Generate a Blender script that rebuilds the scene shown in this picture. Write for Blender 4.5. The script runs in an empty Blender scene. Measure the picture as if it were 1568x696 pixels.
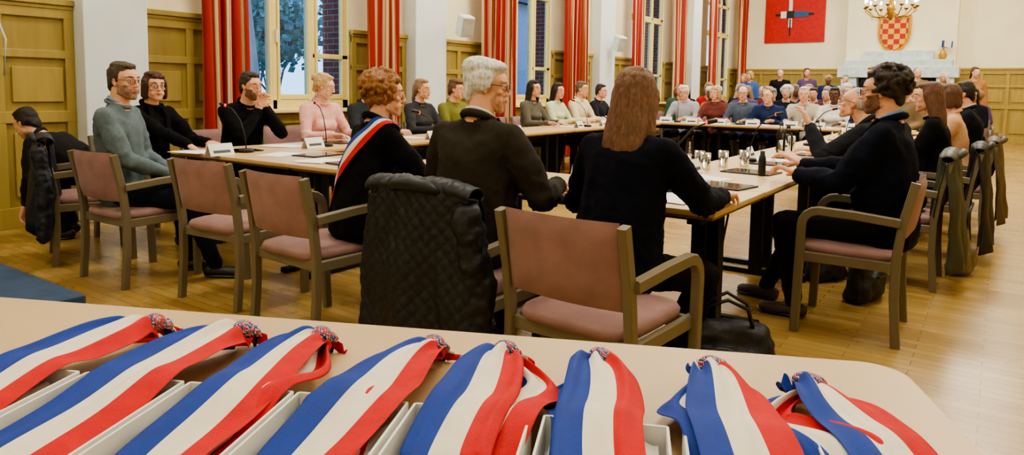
import bpy, bmesh, math, random
import numpy as np
from mathutils import Vector, Matrix, noise
from mathutils.bvhtree import BVHTree
random.seed(7)
SC=bpy.context.scene; COL=SC.collection
V=Vector
def rad(a): return math.radians(a)
# ------------------------------------------------------------ materials
def lin(c): 
    return tuple(((x/255)/12.92 if x/255<=.04045 else ((x/255+.055)/1.055)**2.4) for x in c)+(1,)
def base(name):
    m=bpy.data.materials.new(name); m.use_nodes=True; nt=m.node_tree
    return m,nt,nt.nodes['Principled BSDF']
def nd(nt,t,**k):
    n=nt.nodes.new(t)
    for a,b in k.items():
        if a in n.inputs.keys(): n.inputs[a].default_value=b
        else: setattr(n,a,b)
    return n
MC={}
def mat(name,col,rough=.6,metal=0,ns=12,var=.14,bump=.12,bs=180,st=(1,1,1),emit=0,coat=0,sheen=0,sub=0,spec=.5):
    key=(name,col)
    if key in MC: return MC[key]
    m,nt,p=base(name); L=nt.links.new
    tc=nd(nt,'ShaderNodeTexCoord'); mp=nd(nt,'ShaderNodeMapping'); mp.inputs['Scale'].default_value=st
    L(tc.outputs['Object'],mp.inputs[0])
    n=nd(nt,'ShaderNodeTexNoise',Scale=ns,Detail=4.0); L(mp.outputs[0],n.inputs['Vector'])
    r=nd(nt,'ShaderNodeValToRGB'); c=lin(col)
    r.color_ramp.elements[0].position=.3; r.color_ramp.elements[1].position=.7
    r.color_ramp.elements[0].color=tuple(x*(1-var) for x in c[:3])+(1,)
    r.color_ramp.elements[1].color=tuple(min(1,x*(1+var)) for x in c[:3])+(1,)
    L(n.outputs[0],r.inputs[0]); L(r.outputs[0],p.inputs['Base Color'])
    if bump:
        b=nd(nt,'ShaderNodeTexNoise',Scale=bs,Detail=3.0); L(mp.outputs[0],b.inputs['Vector'])
        bp=nd(nt,'ShaderNodeBump',Strength=bump,Distance=.01); L(b.outputs[0],bp.inputs['Height']); L(bp.outputs[0],p.inputs['Normal'])
    p.inputs['Roughness'].default_value=rough; p.inputs['Metallic'].default_value=metal; p.inputs['Specular IOR Level'].default_value=spec
    p.inputs['Coat Weight'].default_value=coat; p.inputs['Sheen Weight'].default_value=sheen
    if sub: p.inputs['Subsurface Weight'].default_value=sub; p.inputs['Subsurface Radius'].default_value=(.02,.008,.004); p.inputs['Subsurface Scale'].default_value=.3
    if emit: p.inputs['Emission Color'].default_value=c; p.inputs['Emission Strength'].default_value=emit
    MC[key]=m; return m
def stripes(name,axis,period,stops,rough=.7):
    m,nt,p=base(name); L=nt.links.new
    tc=nd(nt,'ShaderNodeTexCoord'); s=nd(nt,'ShaderNodeSeparateXYZ'); L(tc.outputs['Object'],s.inputs[0])
    d=nd(nt,'ShaderNodeMath',operation='DIVIDE'); d.inputs[1].default_value=period; L(s.outputs[axis],d.inputs[0])
    f=nd(nt,'ShaderNodeMath',operation='FRACT'); L(d.outputs[0],f.inputs[0])
    r=nd(nt,'ShaderNodeValToRGB'); cr=r.color_ramp; cr.interpolation='CONSTANT'
    while len(cr.elements)<len(stops): cr.elements.new(.5)
    for e,(q,c) in zip(cr.elements,stops): e.position=q; e.color=lin(c)
    L(f.outputs[0],r.inputs[0]); L(r.outputs[0],p.inputs['Base Color']); p.inputs['Roughness'].default_value=rough
    b=nd(nt,'ShaderNodeTexNoise',Scale=150.0); bp=nd(nt,'ShaderNodeBump',Strength=.1,Distance=.01); L(tc.outputs['Object'],b.inputs['Vector']); L(b.outputs[0],bp.inputs['Height']); L(bp.outputs[0],p.inputs['Normal'])
    return m
def parquet():
    m,nt,p=base('parquet_oak'); L=nt.links.new
    tc=nd(nt,'ShaderNodeTexCoord')
    br=nd(nt,'ShaderNodeTexBrick',Scale=1.0); br.inputs['Brick Width'].default_value=.55; br.inputs['Row Height'].default_value=.065
    br.inputs['Mortar Size'].default_value=.0014; br.inputs['Color1'].default_value=lin((206,172,104)); br.inputs['Color2'].default_value=lin((180,144,80)); br.inputs['Mortar'].default_value=lin((104,78,40))
    L(tc.outputs['Object'],br.inputs['Vector'])
    mp=nd(nt,'ShaderNodeMapping'); mp.inputs['Scale'].default_value=(2,30,1); L(tc.outputs['Object'],mp.inputs[0])
    n=nd(nt,'ShaderNodeTexNoise',Scale=3.0,Detail=6.0); L(mp.outputs[0],n.inputs['Vector'])
    mx=nd(nt,'ShaderNodeMix',data_type='RGBA',blend_type='MULTIPLY'); mx.inputs[0].default_value=.4
    bw=nd(nt,'ShaderNodeRGBToBW'); L(n.outputs[1],bw.inputs[0]); L(br.outputs[0],mx.inputs[6]); L(bw.outputs[0],mx.inputs[7])
    L(mx.outputs[2],p.inputs['Base Color'])
    n2=nd(nt,'ShaderNodeTexNoise',Scale=1.5,Detail=5.0); L(tc.outputs['Object'],n2.inputs['Vector'])
    mr=nd(nt,'ShaderNodeMapRange'); mr.inputs[3].default_value=.18; mr.inputs[4].default_value=.38; L(n2.outputs[0],mr.inputs[0]); L(mr.outputs[0],p.inputs['Roughness'])
    return m
def brickm(name,c1,c2,mo,w=.22,h=.075,ax=True):
    m,nt,p=base(name); L=nt.links.new
    tc=nd(nt,'ShaderNodeTexCoord'); s=nd(nt,'ShaderNodeSeparateXYZ'); L(tc.outputs['Object'],s.inputs[0])
    a=nd(nt,'ShaderNodeMath',operation='ADD'); L(s.outputs[0],a.inputs[0]); L(s.outputs[1],a.inputs[1])
    cb=nd(nt,'ShaderNodeCombineXYZ'); L(a.outputs[0],cb.inputs[0]); L(s.outputs[2],cb.inputs[1])
    br=nd(nt,'ShaderNodeTexBrick',Scale=1.0); br.inputs['Brick Width'].default_value=w; br.inputs['Row Height'].default_value=h
    br.inputs['Mortar Size'].default_value=.006; br.inputs['Color1'].default_value=lin(c1); br.inputs['Color2'].default_value=lin(c2); br.inputs['Mortar'].default_value=lin(mo)
    L(cb.outputs[0],br.inputs['Vector']); L(br.outputs[0],p.inputs['Base Color']); p.inputs['Roughness'].default_value=.85; return m
def checker(name,c1,c2,sc):
    m,nt,p=base(name); tc=nd(nt,'ShaderNodeTexCoord'); ch=nd(nt,'ShaderNodeTexChecker',Scale=sc); ch.inputs[1].default_value=lin(c1); ch.inputs[2].default_value=lin(c2)
    nt.links.new(tc.outputs['Object'],ch.inputs[0]); nt.links.new(ch.outputs[0],p.inputs['Base Color']); p.inputs['Roughness'].default_value=.5; return m
def glassm(name,tint=(1,1,1,1),gl=.08):
    m=bpy.data.materials.new(name); m.use_nodes=True; nt=m.node_tree; nt.nodes.clear()
    o=nd(nt,'ShaderNodeOutputMaterial'); t=nd(nt,'ShaderNodeBsdfTransparent'); t.inputs[0].default_value=tint
    g=nd(nt,'ShaderNodeBsdfGlossy',Roughness=.03); x=nd(nt,'ShaderNodeMixShader'); x.inputs[0].default_value=gl
    fr=nd(nt,'ShaderNodeFresnel',IOR=1.45)
    nt.links.new(fr.outputs[0],x.inputs[0]); nt.links.new(t.outputs[0],x.inputs[1]); nt.links.new(g.outputs[0],x.inputs[2]); nt.links.new(x.outputs[0],o.inputs[0]); return m
def zigzag(name):
    m,nt,p=base(name); L=nt.links.new
    tc=nd(nt,'ShaderNodeTexCoord'); w=nd(nt,'ShaderNodeTexWave',Scale=38.0,Distortion=6.0); w.bands_direction='DIAGONAL'; w.inputs['Detail Scale'].default_value=3.0
    L(tc.outputs['Object'],w.inputs['Vector']); r=nd(nt,'ShaderNodeValToRGB'); cr=r.color_ramp; cr.interpolation='CONSTANT'; cr.elements.new(.5)
    for e,(q,c) in zip(cr.elements,[(0,(30,50,120)),(.36,(235,230,225)),(.66,(180,30,40))]): e.position=q; e.color=lin(c)
    L(w.outputs[0],r.inputs[0]); L(r.outputs[0],p.inputs['Base Color']); bp=nd(nt,'ShaderNodeBump',Strength=.6,Distance=.004); L(w.outputs[0],bp.inputs['Height']); L(bp.outputs[0],p.inputs['Normal']); return m
M_frame=mat('taupe_wood',(116,106,84),.45,ns=4,st=(1,1,.2),bump=.05)
M_uph=mat('mauve_upholstery',(152,116,112),.8,bump=.25,bs=400,sheen=.1)
M_top=mat('beech_tabletop',(210,180,130),.38,ns=3,var=.08,st=(1,12,1),bump=.02)
M_edge=mat('table_edge',(140,104,64),.5)
M_blk=mat('black_steel',(14,14,16),.4,metal=.3,bump=0)
M_white=mat('white_paint',(226,234,238),.6,ns=3,var=.03,bump=.05)
M_cream=mat('cream_wall',(250,242,212),.75,ns=2,var=.03,bump=.08)
M_wain=mat('wainscot_wood',(176,154,84),.4,ns=5,var=.1,st=(3,3,.4),bump=.04)
M_wainD=mat('wainscot_panel',(164,142,74),.42,ns=5,var=.1,st=(3,3,.4),bump=.04)
M_win=mat('window_frame_paint',(240,222,146),.4,bump=.02,var=.04)
M_glass=glassm('window_glass')
M_tumb=glassm('drinking_glass',(.93,.95,.96,1))
M_floor=parquet()
M_brick=brickm('brick',(160,78,58),(134,64,50),(160,140,125))
M_curt=stripes('striped_curtain',1,.15,[(0,(168,36,28)),(.42,(140,86,36)),(.48,(226,202,158)),(.62,(186,112,62)),(.68,(226,202,158)),(.84,(140,86,36)),(.90,(168,36,28))])
M_paper=mat('paper',(240,240,238),.7,bump=0,var=.02)
M_dark=mat('dark_plastic',(22,23,26),.35,bump=.02)
M_blue=mat('ribbon_blue',(12,56,152),.75,ns=30,var=.1,bump=.25,bs=500)
M_wht=mat('ribbon_white',(238,230,214),.75,ns=30,var=.04,bump=.25,bs=500)
M_red=mat('ribbon_red',(206,18,22),.75,ns=30,var=.1,bump=.25,bs=500)
M_zig=zigzag('cord_knot')
M_box=mat('white_card_box',(236,236,232),.7,bump=.03,var=.03)
M_tissue=mat('tissue',(236,234,228),.8,bump=.3,bs=30,var=.04)
M_metal=mat('brass',(190,150,70),.3,metal=1,bump=0)
M_gold=mat('gold_paint',(200,150,50),.4,metal=.4)
# ------------------------------------------------------------ mesh builder
def ico(n):
    bm=bmesh.new(); bmesh.ops.create_icosphere(bm,subdivisions=n,radius=1); a=np.array([v.co[:] for v in bm.verts]); bm.free(); return a
ICO=ico(2); ICO3=ico(3)
def npv(v): return np.array([v[0],v[1],v[2]],float)
def hullmesh(pts):
    bm=bmesh.new()
    for p in pts: bm.verts.new(p)
    r=bmesh.ops.convex_hull(bm,input=bm.verts[:],use_existing_faces=False)
    d=set(e for e in r['geom_interior'] if isinstance(e,bmesh.types.BMVert))|set(e for e in r['geom_unused'] if isinstance(e,bmesh.types.BMVert))
    if d: bmesh.ops.delete(bm,geom=list(d),context='VERTS')
    bm.verts.index_update(); v=[tuple(x.co) for x in bm.verts]; f=[[q.index for q in x.verts] for x in bm.faces]; bm.free(); return v,f
class B:
    def __init__(s): s.v=[];s.f=[];s.m=[];s.s=[]
    def add(s,v,f,mi=0,sm=True):
        o=len(s.v); s.v+= [tuple(x) for x in v]; s.f+=[[i+o for i in q] for q in f]
        s.m+= (list(mi) if hasattr(mi,'__len__') else [mi]*len(f)); s.s+=[sm]*len(f)
    def hull(s,ells,mi=0,R=None,dirs=None):
        d=ICO if dirs is None else dirs; P=[]
        for e in ells:
            c,r=e[0],e[1]; r=np.array([r]*3 if not hasattr(r,'__len__') else r)
            q=d*r; RR=e[2] if len(e)>2 else R
            if RR is not None: q=q@np.array(RR).T
            P.append(q+npv(c))
        v,f=hullmesh(np.concatenate(P)); s.add(v,f,mi,True)
    def cap(s,a,ra,b,rb,mi=0): s.hull([(a,ra),(b,rb)],mi)
    def box(s,c,size,mi=0,bev=0,R=None,sm=False):
        bm=bmesh.new(); bmesh.ops.create_cube(bm,size=1)
        for v in bm.verts: v.co=V((v.co.x*size[0],v.co.y*size[1],v.co.z*size[2]))
        if bev: bmesh.ops.bevel(bm,geom=bm.edges[:],offset=bev,segments=2,affect='EDGES',profile=.6)
        bm.verts.index_update(); vs=[V(v.co) for v in bm.verts]
        if R is not None: vs=[R@v for v in vs]
        s.add([v+V(c) for v in vs],[[q.index for q in x.verts] for x in bm.faces],mi,sm); bm.free()
    def sweep(s,path,sec,mi=0,up=V((0,0,1)),closed=False,sm=False,scl=None):
        path=[V(p) for p in path]; n=len(path); k=len(sec); vs=[]
        for i,p in enumerate(path):
            a=path[(i-1)%n] if (i>0 or closed) else p; b=path[(i+1)%n] if (i<n-1 or closed) else p
            t=(b-a).normalized(); x=t.cross(up)
            if x.length<1e-4: x=t.cross(V((0,1,0)))
            x.normalize(); y=x.cross(t)
            q=scl[i] if scl else 1
            vs+=[p+x*(u*q)+y*(w*q) for u,w in sec]
        fs=[]
        for i in range(n if closed else n-1):
            j=(i+1)%n
            for a in range(k): b=(a+1)%k; fs.append([i*k+a,i*k+b,j*k+b,j*k+a])
        if not closed: fs+= [list(range(k))[::-1],[(n-1)*k+a for a in range(k)]]
        s.add(vs,fs,mi,sm)
    def rect(s,path,w,h,mi=0,**k):
        c=.25; a=w/2;b=h/2; e=min(a,b)*c
        s.sweep(path,[(-a+e,-b),(a-e,-b),(a,-b+e),(a,b-e),(a-e,b),(-a+e,b),(-a,b-e),(-a,-b+e)],mi,**k)
    def tube(s,path,r,mi=0,seg=8,**k):
        rr=r if hasattr(r,'__len__') else None; r0=1 if rr else r
        s.sweep(path,[(math.cos(2*math.pi*i/seg)*r0,math.sin(2*math.pi*i/seg)*r0) for i in range(seg)],mi,sm=True,scl=rr,**k)
    def grid(s,fn,nu,nv,mi=0,mf=None,sm=True):
        vs=[fn(i/nu,j/nv) for j in range(nv+1) for i in range(nu+1)]; fs=[];ms=[]
        for j in range(nv):
            for i in range(nu):
                a=j*(nu+1)+i; fs.append([a,a+1,a+nu+2,a+nu+1]); ms.append(mf(i/nu+.5/nu,j/nv) if mf else mi)
        s.add(vs,fs,ms,sm)
    def lathe(s,pr,c=(0,0,0),mi=0,seg=16):
        vs=[];n=len(pr)
        for r,z in pr:
            for i in range(seg): a=2*math.pi*i/seg; vs.append((c[0]+r*math.cos(a),c[1]+r*math.sin(a),c[2]+z))
        fs=[[j*seg+i,j*seg+(i+1)%seg,(j+1)*seg+(i+1)%seg,(j+1)*seg+i] for j in range(n-1) for i in range(seg)]
        s.add(vs,fs,mi,True)
    def xf(s,M,i0=0): s.v[i0:]=[tuple(M@V(p)) for p in s.v[i0:]]
    def mesh(s,name,mats):
        me=bpy.data.meshes.new(name); me.from_pydata(s.v,[],s.f)
        for m in mats: me.materials.append(m)
        me.polygons.foreach_set('material_index',s.m); me.polygons.foreach_set('use_smooth',s.s); me.update(); return me
    def build(s,name,mats,loc=(0,0,0),rz=0):
        return put(name,s.mesh(name,mats),loc,rz)
def put(name,me,loc=(0,0,0),rz=0):
    o=bpy.data.objects.new(name,me); COL.objects.link(o); o.location=loc; o.rotation_euler=(0,0,rad(rz)); return o
def remesh(b,vox,it=2,fac=.5):
    me=bpy.data.meshes.new('t'); me.from_pydata(b.v,[],b.f); o=bpy.data.objects.new('t',me); COL.objects.link(o)
    r=o.modifiers.new('r','REMESH'); r.mode='VOXEL'; r.voxel_size=vox; r.adaptivity=0
    if it: sm=o.modifiers.new('s','SMOOTH'); sm.factor=fac; sm.iterations=it
    dg=bpy.context.evaluated_depsgraph_get(); e=o.evaluated_get(dg); m=e.to_mesh()
    n=len(m.vertices); a=np.empty(n*3); m.vertices.foreach_get('co',a); nn=np.empty(n*3); m.vertices.foreach_get('normal',nn)
    f=[list(p.vertices) for p in m.polygons]; e.to_mesh_clear(); bpy.data.objects.remove(o); bpy.data.meshes.remove(me)
    return a.reshape(-1,3),nn.reshape(-1,3),f
def jitter(v,n,amp,fr,seed=0,st=(1,1,1)):
    o=V((seed*3.1,seed*1.7,seed)); st=np.array(st)
    return v+n*np.array([noise.noise(V(p*st)*fr+o)*amp+noise.noise(V(p*st)*fr*2.7+o)*amp*.45 for p in v])[:,None]
# ------------------------------------------------------------ room
WX=-6.9; YE=22.4; CZ=5.7; XR=2.5; YB=-3
b=B(); b.box(((WX+XR)/2,(YB+YE)/2,-.05),(XR-WX+.6,YE-YB+.6,.1)); b.build('floor',[M_floor])
b=B(); b.box(((WX+XR)/2,(YB+YE)/2,CZ+.05),(XR-WX+.6,YE-YB+.6,.1)); b.build('ceiling',[M_white])
WINS=[(4.55,6.2),(9.4,11.1),(14.5,16.3),(19.4,21.3)]; SILL=.97; SPR=3.75; RISE=.6
def archwall(b,x0,x1,mi):
    xs=(x0+x1)/2; w=abs(x1-x0); ys=[YB]+[q for p in WINS for q in p]+[YE]
    for i in range(0,len(ys),2): b.box((xs,(ys[i]+ys[i+1])/2,CZ/2),(w,ys[i+1]-ys[i],CZ),mi)
    for a,c in WINS:
        b.box((xs,(a+c)/2,SILL/2),(w,c-a,SILL),mi); N=14
        z=lambda t: SPR+RISE*math.sqrt(max(0,1-(2*t-1)**2))
        for k in range(N):
            t0,t1=k/N,(k+1)/N; y0,y1=a+(c-a)*t0,a+(c-a)*t1
            vs=[(x,y,zz) for x in(x0,x1) for (y,zz) in ((y0,z(t0)),(y1,z(t1)),(y1,CZ),(y0,CZ))]
            b.add(vs,[[0,1,2,3],[7,6,5,4],[0,4,5,1]],mi,False)
b=B(); archwall(b,WX,WX-.12,0); archwall(b,WX-.12,WX-.5,1); b.build('wall_left',[M_cream,M_brick])
b=B(); b.box(((WX+XR)/2,YE+.1,CZ/2),(XR-WX,.2,CZ)); b.build('wall_far',[M_cream])
b=B(); b.box((XR+.1,(YB+YE)/2,CZ/2),(.2,YE-YB,CZ)); b.build('wall_right',[M_cream])
b=B(); b.box(((WX+XR)/2,YB-.1,CZ/2),(XR-WX,.2,CZ)); b.build('wall_back',[M_cream])
PIL=[(2.93,3.5),(7.2,7.85),(12.6,13.25),(17.7,18.3)]
for k,(a,c) in enumerate(PIL):
    b=B(); b.box((WX+.12,(a+c)/2,CZ/2),(.24,c-a,CZ),0,.012); b.box((WX+.14,(a+c)/2,.09),(.29,c-a+.05,.18),0,.01); b.build('pilaster',[M_white])
def wains(name,a,c,axis='y',off=WX,sgn=1,zt=1.95,n=None,rz=0):
    b=B(); L=c-a; n=n or max(1,round(L/.62)); 
    def bx(u,z,su,sz,t,d,mi):
        u0=a+u
        if axis=='y': b.box((off+sgn*(d+t/2),u0,z),(t,su,sz),mi,.006)
        else: b.box((u0,off+sgn*(d+t/2),z),(su,t,sz),mi,.006)
    bx(L/2,zt/2,L,zt,.03,0,1)
    for z,h in((.09,.18),(min(.95,zt*.5),.1),(zt-.08,.12),(zt*.5+.52,.07) if zt>1.5 else (.09,.18)): bx(L/2,z,L,h,.03,.03,0)
    for i in range(n+1): bx(min(max(.04,L*i/n),L-.04),zt/2,.08,zt-.06,.028,.03,0)
    for i in range(n):
        w=L/n-.2
        if w>.1:
            bx(L*(i+.5)/n,.54,w,.55 if zt>1.5 else .5,.02,.03,0)
            if zt>1.5: bx(L*(i+.5)/n,1.23,w,.3,.02,.03,0)
    bx(L/2,zt,L,.05,.09,0,0); bx(L/2,zt-.045,L,.03,.07,0,0)
    b.build(name,[M_wain,M_wainD])
seg=[(YB,2.93),(3.5,4.55),(6.2,7.2),(7.85,9.4),(11.1,12.6),(13.25,14.5),(16.3,17.7),(18.3,19.4),(21.3,YE)]
for i,(a,c) in enumerate(seg): wains('wainscot_left',a,c)
for a,c in WINS: wains('wainscot_under_window',a,c,zt=SILL-.02)
wains('wainscot_far',WX+.1,-3.75,'x',YE,-1); wains('wainscot_far',-1.05,XR-.1,'x',YE,-1); wains('wainscot_right',YB,YE,'y',XR,-1)
for k,(a,c) in enumerate(WINS):
    b=B(); x=WX-.06; w=.075
    def bar(y0,z0,y1,z1,ww=w,t=.07): b.rect([(x,y0,z0),(x,y1,z1)],ww,t,0,up=V((1,0,0)))
    def az(y): t=(y-a)/(c-a); return SPR+RISE*math.sqrt(max(0,1-(2*t-1)**2))
    bar(a+w/2,SILL,a+w/2,SPR,.1); bar(c-w/2,SILL,c-w/2,SPR,.1); bar(a,SILL+.06,c,SILL+.06,.12); bar(a,SPR,c,SPR,.09); bar(a,2.95,c,2.95)
    L=c-a
    for q in (1/3,2/3):
        y=a+L*q; bar(y,SILL,y,az(y)-.03,.07)
        bar(y-.055,SILL+.1,y-.055,2.93,.035,.09); bar(y+.055,SILL+.1,y+.055,2.93,.035,.09)
    bar(a+L*2/3,1.62,c,1.62,.06)
    for q in (0,1,2):
        y0,y1=a+L*q/3+.07,a+L*(q+1)/3-.07; bar(y0,SILL+.15,y1,SILL+.15,.06,.09); bar(y0,2.88,y1,2.88,.06,.09)
    b.rect([(x,a+.04+(L-.08)*t/20,SPR+(RISE-.04)*math.sqrt(max(0,1-(2*t/20-1)**2))) for t in range(21)],.09,.07,0,up=V((1,0,0)))
    b.box((WX+.05,(a+c)/2,SILL-.01),(.3,L-.02,.04),0,.008)
    b.rect([(x+.05,a+L/3+.02,1.75),(x+.05,a+L/3+.02,1.9)],.025,.02,2)
    pts=[(x,a,SILL),(x,c,SILL)]+[(x,a+L*(1-t/20),SPR+RISE*math.sqrt(max(0,1-(2*t/20-1)**2))) for t in range(21)]
    b.add(pts,[list(range(len(pts)))],1,False); b.build('window_%d'%(k+1),[M_win,M_glass,M_white])
def curtain(a,c,ph):
    b=B(); n=max(4,round((c-a)/.11))
    def fn(u,v):
        z=.04+4.35*v; am=.05*(1-.35*v)
        return (WX+.3+am*math.sin(2*math.pi*u*n+ph+.6*math.sin(v*3))+.015*math.sin(u*9+v*4),a+(c-a)*u+.012*math.sin(2*math.pi*u*n*2+v*2),z)
    b.grid(fn,n*14,24,0); b.rect([(WX+.3,a-.08,4.42),(WX+.3,c+.08,4.42)],.03,.03,1); b.build('curtain',[M_curt,M_metal])
for a,c in [(4.02,4.56),(6.2,6.8),(8.62,9.52),(11.1,12.0),(13.95,14.5),(16.3,17.1),(18.75,19.4),(21.35,22.1)]: curtain(a,c,a)
b=B(); b.box((-2.4,YE-.2,CZ/2),(2.68,.4,CZ),0,.01); b.build('chimney_breast',[M_cream])
M_mant=mat('mantel_stone',(206,222,224),.6)
b=B()
b.box((-2.4,YE-.6,1.85),(2.9,.7,.3),0,.02); b.box((-2.4,YE-.6,2.08),(2.6,.62,.2),0,.02); b.box((-2.4,YE-.55,2.3),(1.7,.45,.26),0,.03)
for s in(-1,1): b.box((-2.4+s*1.15,YE-.6,.85),(.4,.6,1.7),0,.02)
b.box((-2.4,YE-.44,.85),(1.95,.06,1.7),1); b.build('fireplace',[M_mant,M_dark])
def shield():
    o=[(-.4,.5),(-.4,.0),(-.36,-.2),(-.25,-.38),(0,-.55),(.25,-.38),(.36,-.2),(.4,0),(.4,.5),(.2,.46),(0,.52),(-.2,.46)]
    b=B()
    for s,t,mi in((1,.0,1),(.84,-.03,0)):
        p=[(x*s,-.02+t-.02,z*s) for x,z in o]; q=[(x*s,.02,z*s) for x,z in o]; n=len(o)
        b.add(p+q,[list(range(n))]+[[i,(i+1)%n,n+(i+1)%n,n+i] for i in range(n)],mi,False)
    b.build('heraldic_shield',[checker('shield_checks',(190,32,28),(226,180,60),7.0),M_gold],(-2.54,YE-.43,2.9))
shield()
b=B(); b.box((0,0,0),(1.72,.05,1.9),0); 
for c,s,mi in[((-.12,-.03,.1),(.1,.01,1.2),1),((.0,-.035,-.12),(1.1,.012,.07),3),((.12,-.04,-.12),(.55,.012,.16),2),((-.25,-.04,-.12),(.3,.012,.2),1),((-.12,-.045,-.12),(.22,.012,.22),3),((-.12,-.032,-.5),(.04,.01,.5),3)]: b.box(c,s,mi)
b.build('abstract_painting',[mat('painting_red',(196,30,26),.6),M_paper,mat('painting_blue',(40,90,150),.6),M_dark],(-5.27,YE-.03,3.72))
b=B(); b.lathe([(.0,0),(.07,0),(.1,.1),(.06,.2),(.05,.24)],(0,0,0),0)
for i,c in enumerate((1,2,3,1,2)):
    a=i*1.3; p=[(0,0,.15),(.05*math.cos(a),.05*math.sin(a),.5)]; b.tube(p,.006,0); e=V(p[1]); b.add([e,e+V((.16,.02,-.03)),e+V((.15,.03,-.2)),e+V((0,0,-.18))],[[0,1,2,3]],c)
b.build('vase_of_flags',[M_gold,M_blue,M_wht,M_red],(-1.35,YE-.62,2.185))
def speaker(x,y,z):
    b=B(); b.box((0,0,0),(.2,.2,.3),0,.02); b.box((.105,0,0),(.012,.17,.26),1,.004); b.tube([(-.1,0,.02),(-.22,0,.06)],.02,0); o=b.build('loudspeaker',[M_white,mat('speaker_grille',(200,198,190),.7,bump=.6,bs=600)],(x,y,z)); o.rotation_euler=(0,rad(18),rad(-25))
speaker(WX+.48,3.75,2.22); speaker(WX+.46,8.0,2.15); speaker(WX+.46,13.0,2.2)
b=B(); b.tube([(WX+.1,2.2,2.5),(WX+.11,2.26,2.0),(WX+.12,2.38,1.6),(WX+.11,2.36,1.3)],.008,0); b.build('wall_cable',[M_white])
b=B(); b.tube([(0,0,.2),(0,0,2.5)],.012,0); b.lathe([(.01,.45),(.05,.4),(.03,.3),(.07,.2),(.09,.05),(.05,-.05),(.07,-.12),(.01,-.2)],(0,0,0),0)
for i in range(12):
    a=i*math.pi/6; c,s=math.cos(a),math.sin(a)
    b.tube([(c*r,s*r,z) for r,z in((.05,0),(.2,-.12),(.4,-.1),(.52,.02),(.55,.1))],.012,0); b.lathe([(.01,0),(.045,.03),(.05,.05)],(c*.55,s*.55,.08),0,10); b.lathe([(.015,0),(.015,.12)],(c*.55,s*.55,.12),1,8); b.hull([((c*.55,s*.55,.27),(.026,.026,.045))],2)
    for r in(.25,.4,.55): b.hull([((c*r,s*r,-.16 if r<.5 else .02),(.012,.012,.03))],3)
b.build('chandelier',[M_metal,M_white,mat('bulb',(255,220,160),.5,emit=25,bump=0),M_tumb],(-2.3,19.0,3.2))
# outside
b=B(); b.box((-30,10,-1.05),(46,80,.1)); b.build('ground_outside',[mat('lawn',(80,116,70),.9,ns=2)])
M_bark=mat('bark',(120,132,146),.9); M_leaf=mat('foliage',(112,152,136),.9,ns=3,var=.4)
def tree(x,y,h,sd):
    r=random.Random(sd); b=B()
    def br(p,d,l,w,k):
        q=p+d*l; b.tube([p,p+d*l*.5+V((r.uniform(-1,1),r.uniform(-1,1),0))*l*.06,q],[w,w*.85,w*.65],0,5)
        if k==0:
            for _ in range(6):
                c=q+V((r.uniform(-1,1),r.uniform(-1,1),r.uniform(-.8,.8)))*.75; n=V((r.uniform(-1,1),r.uniform(-1,1),r.uniform(-1,1))).normalized(); t=n.orthogonal()*.11; u=n.cross(t); b.add([c-t,c+u*.8,c+t,c-u*.8],[[0,1,2,3]],1)
            return
        for _ in range(4):
            nd_=(d+V((r.uniform(-1,1),r.uniform(-1,1),r.uniform(-.1,.7)))*.75).normalized(); br(p+d*l*r.uniform(.5,1),nd_,l*r.uniform(.6,.8),w*.5,k-1)
    br(V((0,0,-1)),V((0,0,1)),h*.28,h*.010,4); b.build('tree',[M_bark,M_leaf],(x,y,0))
for i,(x,y,h) in enumerate([(-17,9.4,7),(-20,14.6,8),(-27,20,9),(-26,13,9),(-33,16,11),(-23,31,10),(-28,37,11),(-34,24,12)]): tree(x,y,h,i)
b=B(); b.box((0,0,1.5),(6,8,5),0); b.add([(-3.3,-4.3,4),(3.3,-4.3,4),(0,-4.3,6.6),(-3.3,4.3,4),(3.3,4.3,4),(0,4.3,6.6)],[[0,1,2],[3,5,4],[0,2,5,3],[1,4,5,2]],1,False)
for y in(-2.4,0,2.4):
    for z in(.6,2.8): b.box((3.02,y,z),(.06,1.0,1.3),2,.01)
b.build('brick_house',[mat('render_wall',(170,186,210),.8),mat('slate_roof',(70,76,92),.7),M_win],(-16,22.5,0))
b=B(); b.tube([(0,0,-1),(-.0,-1.0,7.5)],.09,0); b.build('flagpole',[M_white],(-10.5,7.6,0))
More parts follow.
